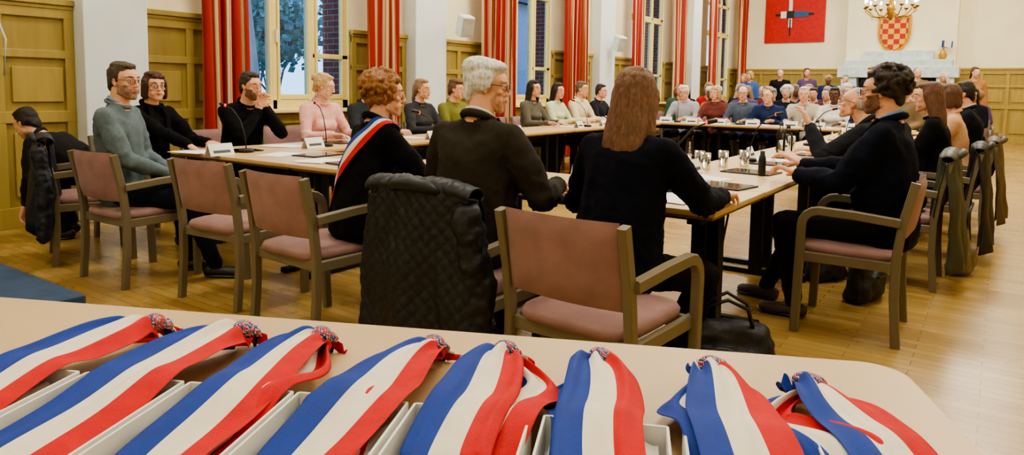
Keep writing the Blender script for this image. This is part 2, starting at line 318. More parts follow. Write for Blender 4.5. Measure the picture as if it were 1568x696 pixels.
# ------------------------------------------------------------ furniture
def chairmesh():
    b=B()
    for s in(-1,1):
        b.rect([(s*.25,-.235,0),(s*.25,-.215,.25),(s*.25,-.215,.45),(s*.25,-.235,.62),(s*.25,-.28,.825)],.034,.042,0,up=V((0,1,0)))
        p=[(s*.265,-.225,.625),(s*.275,-.02,.645),(s*.28,.14,.652)]+[(s*.28,.14+.08*math.sin(t),.572+.08*math.cos(t)) for t in(.4,.8,1.2,1.57)]+[(s*.275,.225,.4),(s*.265,.235,0)]
        b.rect(p,.044,.036,0,up=V((s,0,0)))
        b.rect([(s*.25,-.21,.40),(s*.26,.22,.405)],.028,.05,0)
    b.rect([(-.26,.2,.40),(.26,.2,.40)],.03,.05,0); b.rect([(-.25,-.2,.40),(.25,-.2,.40)],.03,.05,0)
    n=28; out=[]
    for i in range(n):
        t=2*math.pi*i/n; c,s=math.cos(t),math.sin(t); out.append((.235*math.copysign(abs(c)**.35,c),.235*math.copysign(abs(s)**.4,s)))
    rings=[(.9,.41),(1,.425),(1.02,.445),(.98,.462),(.85,.472),(.5,.474),(.01,.472)]
    vs=[(x*k,y*k*1.02+.01,z) for k,z in rings for x,y in out]; fs=[[j*n+i,j*n+(i+1)%n,(j+1)*n+(i+1)%n,(j+1)*n+i] for j in range(len(rings)-1) for i in range(n)]; fs.append(list(range(n))[::-1]); b.add(vs,fs,1,True)
    def bk(sgn):
        def f(u,v):
            x=(u-.5)*.465; z=.535+.30*v; e=min(u,1-u)*8; g=min(v,1-v)*6; k=min(1,e)**.5*min(1,g)**.5
            y=-.222-.05*(z-.5)/.3-.03*(1-(2*u-1)**2); return (x,y+sgn*.018*k,z)
        b.grid(f,16,8,1)
    bk(1); i0=len(b.f); bk(-1); b.f[i0:]=[q[::-1] for q in b.f[i0:]]
    return b.mesh('armchair',[M_frame,M_uph])
CH=chairmesh()
def chair(x,y,rz,name='armchair'): return put(name,CH,(x,y,0),rz)
for x,y,r in [(-4.56,2.3,2),(-3.66,2.45,4),(-2.83,2.35,-3),(-1.84,2.3,0),(-1.17,2.26,-4),(-.6,4.08,92),(-5.36,2.36,-20)]: chair(x,y,r)
LEFTY=[2.92,3.68,4.52,5.14,5.95,6.55,8.2,8.85,9.55,10.2]
for y in LEFTY: chair(-5.74,y,-90)
for x,y in((-.52,5.35),(-.38,6.35),(-.3,7.3),(-.28,8.25),(-.28,9.2)): chair(x,y,90)
for x in(-4.5,-3.93,-3.35,-2.75,-2.15,-1.55): chair(x,12.0,180)
def tablemesh(L,Wd=.75):
    b=B(); b.box((0,0,.735),(L-.004,Wd,.026),0,.006); b.box((0,0,.715),(L-.03,Wd-.03,.014),1)
    for s in(-1,1):
        x=s*(L/2-.12); b.box((x,0,.37),(.06,.08,.68),2,.006); b.box((x,0,.02),(.06,Wd-.08,.035),2,.008); b.box((x,0,.69),(.06,Wd-.15,.04),2)
    b.box((0,0,.665),(L-.25,.04,.06),2); return b.mesh('conference_table',[M_top,M_edge,M_blk])
T1=tablemesh(1.4); T2=tablemesh(1.36)
for i in range(3): put('conference_table',T1,(-4.45+1.4*i,3.225,0)); put('conference_table',T1,(-4.45+1.4*i,10.95,0))
for i in range(5):
    put('conference_table',T2,(-1.325,4.29+1.365*i,0),90); put('conference_table',T2,(-4.775,4.29+1.365*i,0),90)
C0=V((-.13,1.48,0)); E=V((-.906,-.424,0)).normalized(); T=V((.424,-.906,0)).normalized()
TM=Matrix(((E.x,T.x,0,C0.x),(E.y,T.y,0,C0.y),(0,0,1,0),(0,0,0,1)))   # u,v,z
b=B(); Lx,Ly=2.05,.95; r=.07; o=[]
for cx,cy,a0 in((Lx-r,Ly-r,0),(r,Ly-r,90),(r,r,180),(Lx-r,r,270)):
    for k in range(7): a=rad(a0+15*k); o.append((cx+r*math.cos(a),cy+r*math.sin(a)))
n=len(o); vs=[(x,y,z) for z,k in((.712,0),(.718,1),(.735,1),(.74,0)) for x,y in [(Lx/2+(p[0]-Lx/2)*(1-.004*(1-k)),Ly/2+(p[1]-Ly/2)*(1-.006*(1-k))) for p in o]]
b.add(vs,[list(range(3*n,4*n)),list(range(n))[::-1]]+[[j*n+i,j*n+(i+1)%n,(j+1)*n+(i+1)%n,(j+1)*n+i] for j in range(3) for i in range(n)],0,False)
for x in(.12,Lx-.12):
    for y in(.1,Ly-.1): b.tube([(x,y,.71),(x,y,0)],.022,1,12)
b.box((Lx/2,.1,.68),(Lx-.24,.03,.05),1); b.box((Lx/2,Ly-.1,.68),(Lx-.24,.03,.05),1)
b.xf(TM); b.build('display_table',[mat('pale_beech_top',(204,176,134),.42,ns=2,var=.06,bump=.02),M_blk])
def card_box(u0,u1,v0=.46,v1=.86,h=.056):
    b=B(); t=.004; z=.741
    b.box(((u0+u1)/2,(v0+v1)/2,z+.002),(u1-u0,v1-v0,.004))
    for u in(u0,u1): b.box((u,(v0+v1)/2,z+h/2),(t,v1-v0,h),0,.001)
    for v in(v0,v1): b.box(((u0+u1)/2,v,z+h/2),(u1-u0,t,h),0,.001)
    def f(a,c): 
        u=u0+.012+(u1-u0-.024)*a; v=v0+.01+(v1-v0-.02)*c; return (u,v,z+.030+.014*noise.noise(V((u*40,v*25,1)))+.007*noise.noise(V((u*90,v*60,3))))
    b.grid(f,24,40,1); b.xf(TM); b.build('gift_box',[M_box,M_tissue])
for u in(.262,.452,.64,.82,.998,1.178,1.36,1.54): card_box(u,u+.168)
def ribbon(b,pts,wid,fl,seed,pl=.005,tk=.0):
    P=[V(p) for p in pts]; n=len(P)-1; NV=46; NU=36
    def cr(A,t):
        s=t*n; i=min(int(s),n-1); f=s-i; g=lambda k:A[max(0,min(n,k))]
        a,b_,c,d=g(i-1),g(i),g(i+1),g(i+2); return .5*((2*b_)+(c-a)*f+(2*a-5*b_+4*c-d)*f*f+(3*b_-a-3*c+d)*f**3)
    def f(x,t):
        c=cr(P,t); w=cr(wid,t); s=.5-x; k=max(0,1-w/.12)
        # soft lengthwise folds that fan out of the knot, flat further down
        z=pl*math.sin(x*math.pi*5+seed+t*2)*(.3+3.2*k)+.003*math.sin(x*6+t*9+seed*2)+.007*math.sin(t*12+seed)*(x-.5)-.02*abs(2*s)**2*k*1.2+.004*max(0,math.sin(x*9+seed+t*1.5))**6
        tw=fl*(1-t)*s*.25
        return (c.x+w*s+.004*math.sin(t*13+seed),c.y+.01*math.sin(x*7+seed)*.5,c.z+z+tw)
    b.grid(f,NU,NV,0,lambda x,t:0 if x<.345 else (1 if x<.67 else 2))
def sash(us,ue,ve,sd,w=.135,q=1,d=.03,vk=.2):
    b=B(); z0=.768
    m=lambda t:us+(ue-us)*t
    ribbon(b,[(us,vk,z0+.012),(us,vk+.04,z0+.035),(m(.25),vk+.10,z0+.038),(m(.55),.40,.803),(m(.7),.465,.806),(m(.85),.57,.792),(ue,ve,.785),(ue,ve+.12,.776)],[.045,.07,.105,w,w,w,w,w],.05,sd)
    ribbon(b,[(us,vk-.0,z0+.0),(us+q*d*.6,vk+.05,z0+.008),(us+q*d*1.3,vk+.12,z0+.01),(us+q*d*1.3,.38,.785),(m(.7)+q*d*.8,.463,.800),(m(.8)+q*d*.4,.56,.774),(ue,.66,.77)],[.04,.06,.09,.11,.115,.11,.1],-.05,sd+2)
    b.hull([((us,vk-.010,z0+.014),(.022,.018,.017)),((us-.010,vk+.015,z0+.022),(.017,.018,.014))],3,dirs=ICO3)
    b.tube([(us+.022*math.cos(a),vk-.022+.016*math.sin(a),z0+.004+.004*math.sin(3*a)) for a in np.linspace(0,6.28,14)],.006,3,8)
    ribbon(b,[(us+.01,vk,z0+.01),(us+.025,vk-.022,z0+.012),(us-.0,vk-.038,z0-.004),(us-.03,vk-.035,z0-.012)],[.034,.038,.038,.034],.02,sd+5,pl=.003)
    b.xf(TM); o=b.build('tricolour_sash',[M_blue,M_wht,M_red,M_zig])
    md=o.modifiers.new('thick','SOLIDIFY'); md.thickness=.001
sash(1.43,1.44,.66,1,w=.125); sash(1.24,1.26,.68,2,w=.135); sash(1.08,1.075,.66,3.3,w=.12,q=-1,d=.025); sash(.86,.90,.64,4.1,w=.13); sash(.725,.73,.6,5.2,w=.118,q=-1,d=.055); sash(.556,.535,.6,6.4,w=.12,q=1,d=.02); sash(.367,.35,.6,7.7,w=.13,d=.03); sash(.222,.165,.6,8.9,w=.115,q=1,d=.07,vk=.24)
b=B(); b.box((-5.3,-.6,.06),(2.7,4.6,.12),0,.01); b.build('stage_platform',[mat('blue_carpet',(58,80,112),.9,bump=.5,bs=300)])
# ------------------------------------------------------------ people
X_,Y_,Z_=V((1,0,0)),V((0,1,0)),V((0,0,1))
def ik(a,t,l1,l2,pole):
    d=t-a; L=min(d.length,(l1+l2)*.998); dh=d.normalized(); t=a+dh*L
    c=max(-1,min(1,(l1*l1+L*L-l2*l2)/(2*l1*L))); n=(pole-dh*pole.dot(dh)).normalized()
    return a+dh*(l1*c)+n*(l1*math.sqrt(1-c*c)),t
def hand(Bo,w,d,n,side,curl,det,mi=2):
    d=d.normalized(); Z=(n-d*n.dot(d)).normalized(); X=d.cross(Z); ts=-side
    P=lambda x,y,z: w+X*x+d*y+Z*z
    h=B(); h.hull([(P(.026,.012,0),.015),(P(-.026,.012,0),.015),(P(.033,.085,0),.012),(P(-.033,.085,0),.012)])
    h.cap(P(0,-.04,0),.026,P(0,.02,0),.022)
    for i,l in enumerate((.072,.08,.074,.058)):
        x=ts*(.033-.022*i); p=P(x,.088-(.008 if i==3 else 0),0); a=0
        for s_,(q,ra,rb) in enumerate(((.45,.0092,.0086),(.3,.0086,.008),(.25,.008,.0068))):
            a+=rad(curl*(1+.12*i)*(.6 if s_==0 else 1)); e=p+(d*math.cos(a)-Z*math.sin(a)+X*x*1.2)*l*q; h.cap(p,ra,e,rb); p=e
    p=P(ts*.026,.018,-.004); e=p+(X*ts*.7+d*.65-Z*.25).normalized()*.042; h.cap(p,.013,e,.0105); g=e+(X*ts*.25+d*.9-Z*.35).normalized()*.032; h.cap(e,.0105,g,.0085)
    if det>=2: v,_,f=remesh(h,.0042,2); Bo.add(v,f,mi)
    else: Bo.add(h.v,h.f,mi)
def headparts(b,style,det,sd,f,beard,glasses):
    hv=(.014,.0085,.0050)[det]; h=B(); D=ICO3 if det==2 else ICO; w=.96 if f else 1
    h.hull([((0,-.010,.028),(.073*w,.092,.087))],dirs=D)
    h.hull([((0,.045,.035),(.060*w,.042,.045)),((0,.036,-.01),(.058*w,.045,.05))],dirs=D)
    h.hull([((0,.036,-.015),(.057*w,.045,.045)),((-.010,.066,-.090),(.018,.018,.018)),((.010,.066,-.090),(.018,.018,.018)),((-.047*w,.012,-.062),.019),((.047*w,.012,-.062),.019)],dirs=D)
    h.hull([((0,.086,.028),(.007,.006,.008)),((0,.103,-.018),(.009,.009,.008))]); h.hull([((0,.106,-.020),(.010,.008,.008)),((-.013,.094,-.024),(.007,.008,.006)),((.013,.094,-.024),(.007,.008,.006))])
    for s in(-1,1):
        h.hull([((s*.014,.080,.036),(.010,.009,.006)),((s*.044*w,.066,.036),(.014,.010,.006))])
        h.hull([((s*.042*w,.060,-.014),(.018,.018,.015))]); h.hull([((s*.034*w,.060,-.05),(.02,.018,.025))])
        h.hull([((s*.074*w,-.006,.008),(.006,.016,.022)),((s*.073*w,.004,-.018),(.006,.009,.012))])
    h.hull([((0,.082,-.050),(.024,.014,.012))]); h.hull([((0,.078,-.092),(.015,.009,.011))])
    v,n,ff=remesh(h,hv,2,.45)
    for s in(-1,1):
        c=np.array([s*.031*w,.088,.012]); d=np.linalg.norm((v-c)/np.array([.017,.02,.011]),axis=1); k=np.clip(1-d,0,1); v[:,1]-=k*.008
    hm=[2]*len(ff)
    if beard:
        for i_,q in enumerate(ff):
            c=v[q].mean(axis=0); x=abs(c[0])
            low=c[2]<-.040+max(0,x-.030)*.9+.002*math.sin(c[0]*300) and c[1]>.010 and -.118<c[2]
            lip=x<.021 and -.060<c[2]<-.046 and c[1]>.075
            if low and not lip and c[1]<.100 and x<.069: hm[i_]=14
    b.add(v,ff,hm)
    b.hull([((-.012,.0905,-.0475),(.008,.005,.003)),((.012,.0905,-.0475),(.008,.005,.003)),((0,.0955,-.0465),(.006,.004,.0028))],7)
    b.hull([((-.010,.0905,-.0535),(.008,.005,.0035)),((.010,.0905,-.0535),(.008,.005,.0035)),((0,.0935,-.054),(.007,.004,.004))],7)
    for s in(-1,1):
        b.hull([((s*.031*w,.0705,.011),(.0128,.0122,.0105))],5,dirs=ICO3); b.hull([((s*.031*w,.0795,.011),(.0058,.0042,.0058))],6)
        if det:
            b.hull([((s*.031*w,.0715,.0165),(.0150,.0128,.0062))],2,dirs=ICO3); b.hull([((s*.031*w,.071,.0035),(.0145,.0118,.0042))],2,dirs=ICO3)
            b.hull([((s*.015,.0875,.033),(.003,.002,.0022)),((s*.032,.0845,.0375),(.003,.002,.0024)),((s*.049,.0715,.034),(.002,.002,.0014))],3)
    if glasses:
        for s in(-1,1):
            b.tube([(s*.034+.023*math.cos(a),.100-.008*abs(math.cos(a))*(1 if s*math.cos(a)>0 else 0),.008+.017*math.sin(a)) for a in np.linspace(0,2*math.pi,21)[:-1]],.0014,9,6,closed=True,up=Y_)
            b.tube([(s*.057,.092,.014),(s*.076,.04,.016),(s*.080,-.01,.010)],.0015,9,6,up=X_)
        b.tube([(-.011,.101,.012),(0,.103,.014),(.011,.101,.012)],.0014,9,6)
    q=B(); R_=q.hull
    if style=='thin':
        R_([((0,-.045,.0),(.079,.062,.05)),((0,-.06,.05),(.07,.05,.05))]); R_([((0,-.03,.058),(.07,.083,.06))])
    else:
        R_([((0,-.022,.044),(.080*w,.090,.083))],dirs=D); R_([((-.069*w,-.018,.025),(.012,.038,.045)),((.069*w,-.018,.025),(.012,.038,.045)),((0,-.07,0),(.06,.032,.06))]); R_([((0,-.072,-.045),(.050,.028,.03)),((0,-.06,.0),(.068,.044,.04))]); R_([((0,.03,.098),(.052,.040,.020)),((0,-.03,.10),(.066,.06,.03))])
    if style=='quiff': R_([((0,.04,.10),(.06,.045,.03)),((0,-.03,.11),(.068,.068,.034))])
    if style=='wavy': R_([((0,.035,.092),(.066,.048,.032)),((0,-.04,.082),(.082,.083,.053))]); R_([((-.074,-.02,.03),(.016,.05,.05)),((.074,-.02,.03),(.016,.05,.05))])
    if style=='long':
        R_([((0,-.03,.05),(.086,.088,.082)),((0,-.07,-.05),(.088,.05,.05))]); R_([((0,-.07,-.05),(.088,.05,.05)),((0,-.09,-.20),(.098,.036,.04)),((.01,-.10,-.32),(.06,.022,.04))]); R_([((-.072,.0,.02),(.018,.046,.04)),((-.08,-.03,-.14),(.024,.036,.06))]); R_([((.072,.0,.02),(.018,.046,.04)),((.08,-.03,-.14),(.024,.036,.06))])
    if style=='bob':
        R_([((0,-.03,.042),(.088,.086,.08)),((0,-.06,-.07),(.086,.048,.03))]); R_([((-.074,.006,.03),(.016,.04,.04)),((-.076,.0,-.075),(.018,.034,.025))]); R_([((.074,.006,.03),(.016,.04,.04)),((.076,.0,-.075),(.018,.034,.025))]); R_([((-.01,.052,.078),(.055,.030,.026))])
    if style=='bun': R_([((0,-.105,.06),(.04,.036,.036))])
    if style=='pony': R_([((0,-.10,.04),(.025,.03,.03)),((0,-.12,-.1),(.022,.02,.05))])
    if style in('curly','crop'):
        rr=random.Random(sd); z_=.93 if style=='crop' else 1; R_([((0,-.030,.045),(.094*z_,.098*z_,.090*z_))])
        for _ in range(190):
            t=rr.uniform(0,6.28); zz=rr.uniform(-.85 if style=='curly' else -.6,1); c=math.sqrt(1-zz*zz); p=V((math.cos(t)*c*.104*z_,-.032+math.sin(t)*c*.108*z_,.044+zz*.096*(z_ if zz<0 else 1)))
            if p.y>.045 and p.z<.078: continue
            R_([(p,rr.uniform(.010,.017) if style=='crop' else rr.uniform(.012,.019))])
    vv,nn,fh=remesh(q,(.016,.010,.006)[det],1 if style in('curly','crop') else 2); st=(1,1,.3) if style in('long','bob','pony') else (1,.6,1)
    if det: vv=jitter(vv,nn,.0045,42,sd,st)
    b.add(vv,fh,3)
SHOE=mat('shoe_leather',(24,20,18),.4); EYEW=mat('eye_white',(225,218,210),.3,bump=0); IRIS=mat('iris',(40,28,20),.2,bump=0)
def human(name,x,y,rot,top,pants,hair,skin=(226,170,140),style='short',f=0,k=1.0,lean=6,side=0,tw=0,hy=0,hp=4,hr=0,LH=(-.15,.40,.80),RH=(.15,.40,.80),Ld=None,Rd=None,FL=(-.12,.40,.09),FR=(.12,.44,.09),det=1,seat=.455,shirt=None,vneck=0,tie=None,glasses=0,beard=None,curl=20,bulk=1.0,sash=0,shoes=None,pole=(.5,-.25,-.8),hup=0,sheen=.0,jk=0):
    sd=int(abs(x*37+y*91))%97
    sc_=lambda t:V(t)/k
    LH,RH,FL,FR=sc_(LH),sc_(RH),sc_(FL),sc_(FR); FL.z=.09; FR.z=.09
    seat=seat/k; hip=V((0,0,seat+.088)); la=rad(lean)
    u=V((math.sin(rad(side)),math.sin(la),math.cos(la))).normalized(); r=V((math.cos(rad(tw)),math.sin(rad(tw)),0)); fw=u.cross(r).normalized(); r=fw.cross(u)
    RR=[[r.x,fw.x,u.x],[r.y,fw.y,u.y],[r.z,fw.z,u.z]]
    pt=lambda a,b_,c: hip+r*a+fw*b_+u*c
    sw=.165 if f else .19; fs=.92 if f else 1; jb=1+.06*jk
    vox=(.032,.022,.0135)[det]; tb=B()
    pel=(pt(0,-.01,.01),(.18*(1.03 if f else 1)*jb,.132*jb,.10)); bel=(pt(0,.01,.19),(.162*bulk*fs*jb,.125*bulk,.12)); che=(pt(0,-.005,.37),(.18*fs*jb,.13*fs,.13))
    shl,shr=pt(-sw,-.01,.475),pt(sw,-.01,.475); nb=pt(0,-.012,.535)
    tb.hull([pel,bel],R=RR); tb.hull([bel,che],R=RR); tb.hull([che,(shl,.062*fs),(shr,.062*fs)],R=RR); tb.hull([(nb,(.066,.06,.03)),(shl,.052),(shr,.052)],R=RR)
    if jk: tb.hull([pel,(pt(0,-.02,-.05),(.19*jb,.125,.07))],R=RR)
    if f: tb.hull([(pt(-.065,.09,.33),.06),(pt(.065,.09,.33),.06)],R=RR)
    bb=B(); bb.v=list(tb.v);bb.f=list(tb.f);bb.m=list(tb.m);bb.s=list(tb.s)
    hdir=(u*.55+Z_*.45).normalized(); hf=V((fw.x,fw.y,0)).normalized()
    hc=pt(0,0,.535)+hdir*.15+hf*.03+V((0,0,hup))
    bones=[(pt(0,0,-.02),.18,pt(0,0,.41),.11,0),(shl,.06,shr,.06,0),(pt(0,0,.52),.05,hc,.05,2)]
    bb.cap(pt(0,-.008,.50),.064*fs,hc+V((0,0,-.04))-hf*.02,.056*fs)
    wr=[]; jw=.006*jk; elb=[]
    for s,sh,H_ in((-1,shl,V(LH)),(1,shr,V(RH))):
        e,w=ik(sh,H_,.285,.25,V((s*pole[0],pole[1],pole[2]))); wr.append((s,e,w)); elb.append(npv(e))
        md=sh.lerp(e,.5); bb.cap(sh,.066*fs,md,(.064+jw)*fs); bb.cap(md,(.064+jw)*fs,e,(.052+jw)*fs); m2=e.lerp(w,.4); bb.cap(e,(.052+jw)*fs,m2,(.05+jw)*fs); bb.cap(m2,(.05+jw)*fs,w,(.036+jw)*fs); bones+=[(sh,.062*fs,e,.05,0),(e,.05,w,.036,0)]
    for s,F in((-1,V(FL)),(1,V(FR))):
        hj=hip+V((s*.092,.02,-.012)); kn,an=ik(hj,F,.44,.43,V((s*.1,.4,1))); bb.cap(hj,.09,kn,.066); cf=kn.lerp(an,.3); bb.cap(kn,.066,cf,.062); bb.cap(cf,.062,an,.048); bones+=[(hj,.088,kn,.066,1),(kn,.064,an,.048,1)]
        fd=V((kn.x-hj.x,kn.y-hj.y,0)).normalized() if (kn-hj).xy.length>.12 else V((s*.15,1,0)).normalized()
        z=.04; c=V((an.x,an.y,z)); fr=[[fd.y,fd.x,0],[-fd.x,fd.y,0],[0,0,1]]; wr.append((c,fd,fr,z))
    v,n,fc=remesh(bb,vox,3 if det else 2)
    v[:,2]=np.maximum(v[:,2],.03)
    cen=np.array([v[q].mean(axis=0) for q in fc]); best=np.full(len(fc),9.); mi=np.zeros(len(fc),int)
    for a,ra,b_,rb,m in bones:
        a=npv(a);b_=npv(b_);ab=b_-a; t=np.clip(((cen-a)@ab)/max(1e-9,ab@ab),0,1); d=np.linalg.norm(cen-a-t[:,None]*ab,axis=1)-(ra+(rb-ra)*t)
        w=d<best; best[w]=d[w]; mi[w]=m
    loc=(cen-npv(hip))@np.array(RR)
    if vneck:
        z=(loc[:,2]-.16)/.36; w=(mi==0)&(loc[:,1]>.04)&(np.abs(loc[:,0])<vneck*np.clip(z,0,1))&(z>0); mi[w]=8
        if tie: w=(mi==8)&(np.abs(loc[:,0])<.024); mi[w]=10
    nv=jitter(v,n,.010 if det else .004,8,sd,(1,1,.8)); 
    if det:
        amp=np.array([.0045+.009*max(math.exp(-(np.linalg.norm(p-e)/.1)**2) for e in elb)+.004*math.exp(-((p[2]-hip.z-.12)/.08)**2) for p in v])
        nv=nv+n*(amp*np.array([(1-abs(noise.noise(V((p[0]*12+sd,p[1]*12,p[2]*16+p[0]*6)))*2))**3-.3 for p in v]))[:,None]
    isk=np.zeros(len(v),bool)
    for q,m in zip(fc,mi):
        if m==2: isk[q]=True
    nv[isk]=v[isk]
    b=B(); b.add(nv,fc,mi.tolist())
    for c,fd,fr,z in wr[2:]:
        b.hull([(c-fd*.035+V((0,0,.002)),(.034,.042,.04)),(c+fd*.02+V((0,0,.01)),(.034,.045,.04))],4,R=fr); b.hull([(c,(.036,.05,.038)),(c+fd*.13+V((0,0,-.008)),(.042,.05,.03))],4,R=fr); b.hull([(c+V((0,0,-.028)),(.038,.07,.012)),(c+fd*.13+V((0,0,-.028)),(.045,.055,.012))],6,R=fr)
    for (s,e,w),dd in zip(wr[:2],(Ld,Rd)):
        fd=(w-e).normalized(); d=(V(dd) if dd else (fd+V((0,.2,-.12 if w.z>.72 else .1)))).normalized()
        b.cap(w-fd*.012,.038*fs,w+fd*.004,.037*fs+jw,0); b.cap(w,.030,w+d*.014,.028,8 if shirt else 2)
        hand(b,w+d*.03,d,Z_+V((-s*.25,0,0)) if abs(d.z)<.75 else V((0,1,.2)) if d.z<0 else V((-s*.1,-1,.2)),s,curl,det)
    if det:
        ring=lambda R1,R2,c: [pt(R1*math.cos(a),-.01+R2*math.sin(a),c-.02*math.sin(a)) for a in np.linspace(0,2*math.pi,24)[:-1]]
        if shirt: b.tube(ring(.059,.054,.572),.008,8,8,closed=True,up=u)
        b.tube(ring(.070,.064,.550),.018 if jk else .012,0,8,closed=True,up=u)
    if jk and det:
        for s in(-1,1):
            P=[pt(s*.06,.03,.555),pt(s*.075,.10,.47),pt(s*.05,.142,.36),pt(s*.012,.148,.22)]
            b.rect(P,.04,.008,0,up=fw)
    HM=Matrix.Translation(hc)@Matrix.Rotation(rad(hy+tw*.5),4,'Z')@Matrix.Rotation(rad(-hp),4,'X')@Matrix.Rotation(rad(hr),4,'Y')
    i0=len(b.v); headparts(b,style,det,sd,f,beard,glasses); b.xf(HM,i0)
    mats=[mat('cloth_top',top,.9,ns=60,var=.12,bump=.3,bs=350,sheen=sheen,spec=.2),mat('cloth_trousers',pants,.9,bump=.3,bs=300,spec=.2),mat('skin',skin,.5,ns=25,var=.06,bump=.08,bs=250,sub=.15),mat('hair',hair,.55,ns=90,var=.35,bump=.8,bs=160,st=(1,1,.25)),SHOE if not shoes else mat('shoe',shoes,.5),EYEW,IRIS,mat('lips',(int(skin[0]*.86),int(skin[1]*.68),int(skin[2]*.68)),.45,bump=0),mat('shirt',shirt or (220,220,225),.8),M_dark,mat('tie',tie or (60,30,30),.7),M_blue,M_wht,M_red,mat('beard',beard or hair,.9,ns=90,var=.25,bump=.5,bs=220)]
    if sash:
        tv,tn,tf=remesh(tb,.02,3); bv=BVHTree.FromPolygons([V(q) for q in tv],tf)
        A=pt(sash*.115,-.01,.51); Q=pt(-sash*.20,-.02,.03); e1=(A-Q).normalized(); C=(A+Q)/2; e2=fw; wn=e1.cross(e2).normalized()*sash
        def fn(a,t):
            ph=2*math.pi*t; d=e1*math.cos(ph)+e2*math.sin(ph); o_=C+wn*((a-.5)*.125); h_=bv.ray_cast(o_+d*.9,-d)[0]
            h_=h_ if h_ else o_+d*.15; return h_+d*(.024+.0025*math.sin(a*12+t*30))
        b.grid(fn,18,100,0,lambda a,t:13 if a<.34 else (12 if a<.67 else 11))
    b.xf(Matrix.Scale(k,4)); return b.build(name,mats,(x,y,0),rot)
NAVY=(9,13,30); BLK=(9,9,11); CHAR=(26,25,26)
human('man_in_grey_sweater',-4.68,2.24,-48,(100,114,120),(18,24,38),(74,58,46),style='short',hy=-26,hp=2,lean=2,LH=(-.04,.28,.70),RH=(.10,.34,.68),Ld=(.3,.9,-.3),Rd=(-.5,.8,-.2),FL=(-.08,.40,.09),FR=(.12,.62,.09),det=2,shirt=(120,150,190),beard=(164,128,108),glasses=1,curl=28,k=1.04,bulk=1.05)
human('woman_in_black_jacket',-5.62,2.92,-76,BLK,BLK,(70,36,24),f=1,style='bob',hy=-22,hp=0,LH=(-.16,.46,.79),RH=(.10,.52,.79),det=2,glasses=1,k=1.0,FL=(-.08,.5,.09),FR=(.1,.45,.09),jk=1)
human('man_in_black_sweater',-5.55,3.68,-88,BLK,CHAR,(50,38,32),style='short',hy=4,hp=6,lean=16,LH=(-.04,.34,1.04),RH=(.035,.34,1.02),Ld=(.35,.05,.9),Rd=(-.35,.0,.9),det=2,curl=40,beard=(128,94,76),k=1.04,bulk=1.15,pole=(.6,.1,-.8))
human('woman_in_pink_sweater',-5.5,4.52,-90,(240,184,178),CHAR,(206,172,124),skin=(232,186,162),f=1,style='bun',hy=32,hp=16,lean=8,det=2,k=1.03,shirt=(240,196,188),bulk=1.1)
human('young_man_in_dark_top',-5.5,5.14,-90,(50,54,60),CHAR,(30,24,20),style='short',hy=25,hp=8)
human('woman_in_grey_top',-5.5,5.95,-90,(62,62,66),CHAR,(150,116,84),f=1,style='pony',hy=10,hp=2)
human('man_in_green_sweater',-5.5,6.55,-90,(124,124,62),CHAR,(110,76,50),style='quiff',hy=15)
human('woman_in_patterned_top',-5.45,8.2,-90,(100,94,84),CHAR,(38,28,24),f=1,style='long',hy=-10,hp=0,k=1.03)
human('woman_in_light_blouse',-5.45,8.85,-90,(206,214,180),CHAR,(34,26,22),f=1,style='long',hy=-15,hp=4)
human('man_in_cream_jacket',-5.45,9.55,-90,(226,212,180),CHAR,(110,90,74),style='short',hy=0,k=1.04)
human('man_in_dark_sweater',-5.45,10.2,-90,(36,36,44),CHAR,(44,32,26),style='short')
human('woman_with_tricolour_sash',-2.71,2.50,-8,(12,11,14),BLK,(158,110,70),f=1,style='curly',tw=-12,hy=-28,hp=4,lean=13,LH=(-.16,.46,.80),RH=(.26,.44,.80),det=2,k=.99,sash=1,bulk=1.2,jk=1)
human('white_haired_man_in_tweed_jacket',-1.93,2.44,-2,(52,46,38),CHAR,(240,236,228),style='wavy',hy=-54,hp=6,lean=7,tw=-4,LH=(-.22,.36,.80),RH=(.24,.34,.80),det=2,k=1.04,glasses=1,bulk=1.25,shirt=(220,222,228),jk=1.6)
human('woman_with_long_brown_hair',-1.25,2.53,-4,(8,11,24),BLK,(116,82,58),f=1,style='long',hy=4,hp=8,lean=11,LH=(-.18,.36,.80),RH=(.24,.48,.795),det=2,k=1.0,bulk=1.18,FL=(-.08,.05,.09),FR=(.14,.2,.09),curl=34,jk=1.4)
human('bearded_man_in_navy_jacket',-.46,4.12,84,NAVY,(22,21,26),(46,34,28),style='crop',hy=8,hp=4,lean=2,LH=(-.14,.40,.80),RH=(.08,.45,.83),Ld=(.15,.85,.25),Rd=(-.15,.8,.5),FL=(-.12,.42,.09),FR=(.12,.66,.09),det=2,k=1.04,glasses=1,beard=(132,96,78),shirt=(120,160,215),vneck=.07,tie=(24,84,66),curl=32,shoes=(70,58,48),bulk=1.25,jk=1.8)
human('grey_haired_man_leaning',-.52,5.35,84,(34,36,42),CHAR,(170,164,156),style='thin',lean=27,hy=4,hp=-10,LH=(-.16,.56,1.0),RH=(.1,.56,.82),Ld=(0,.4,.9),det=2,k=1.02,glasses=1,jk=1)
human('woman_with_brown_hair',-.38,6.35,92,BLK,BLK,(104,68,48),f=1,style='long',hy=10,det=1,k=1.0)
human('woman_in_peach_top',-.30,7.32,92,(214,168,134),CHAR,(96,62,42),f=1,style='bob',hy=12)
human('man_in_dark_suit',-.22,8.2,92,(16,18,26),CHAR,(36,28,24),style='short',hy=8,k=1.04,shirt=(200,205,215),jk=1)
human('man_in_grey_suit',-.28,9.2,92,(60,62,70),CHAR,(120,116,110),style='short',jk=1)
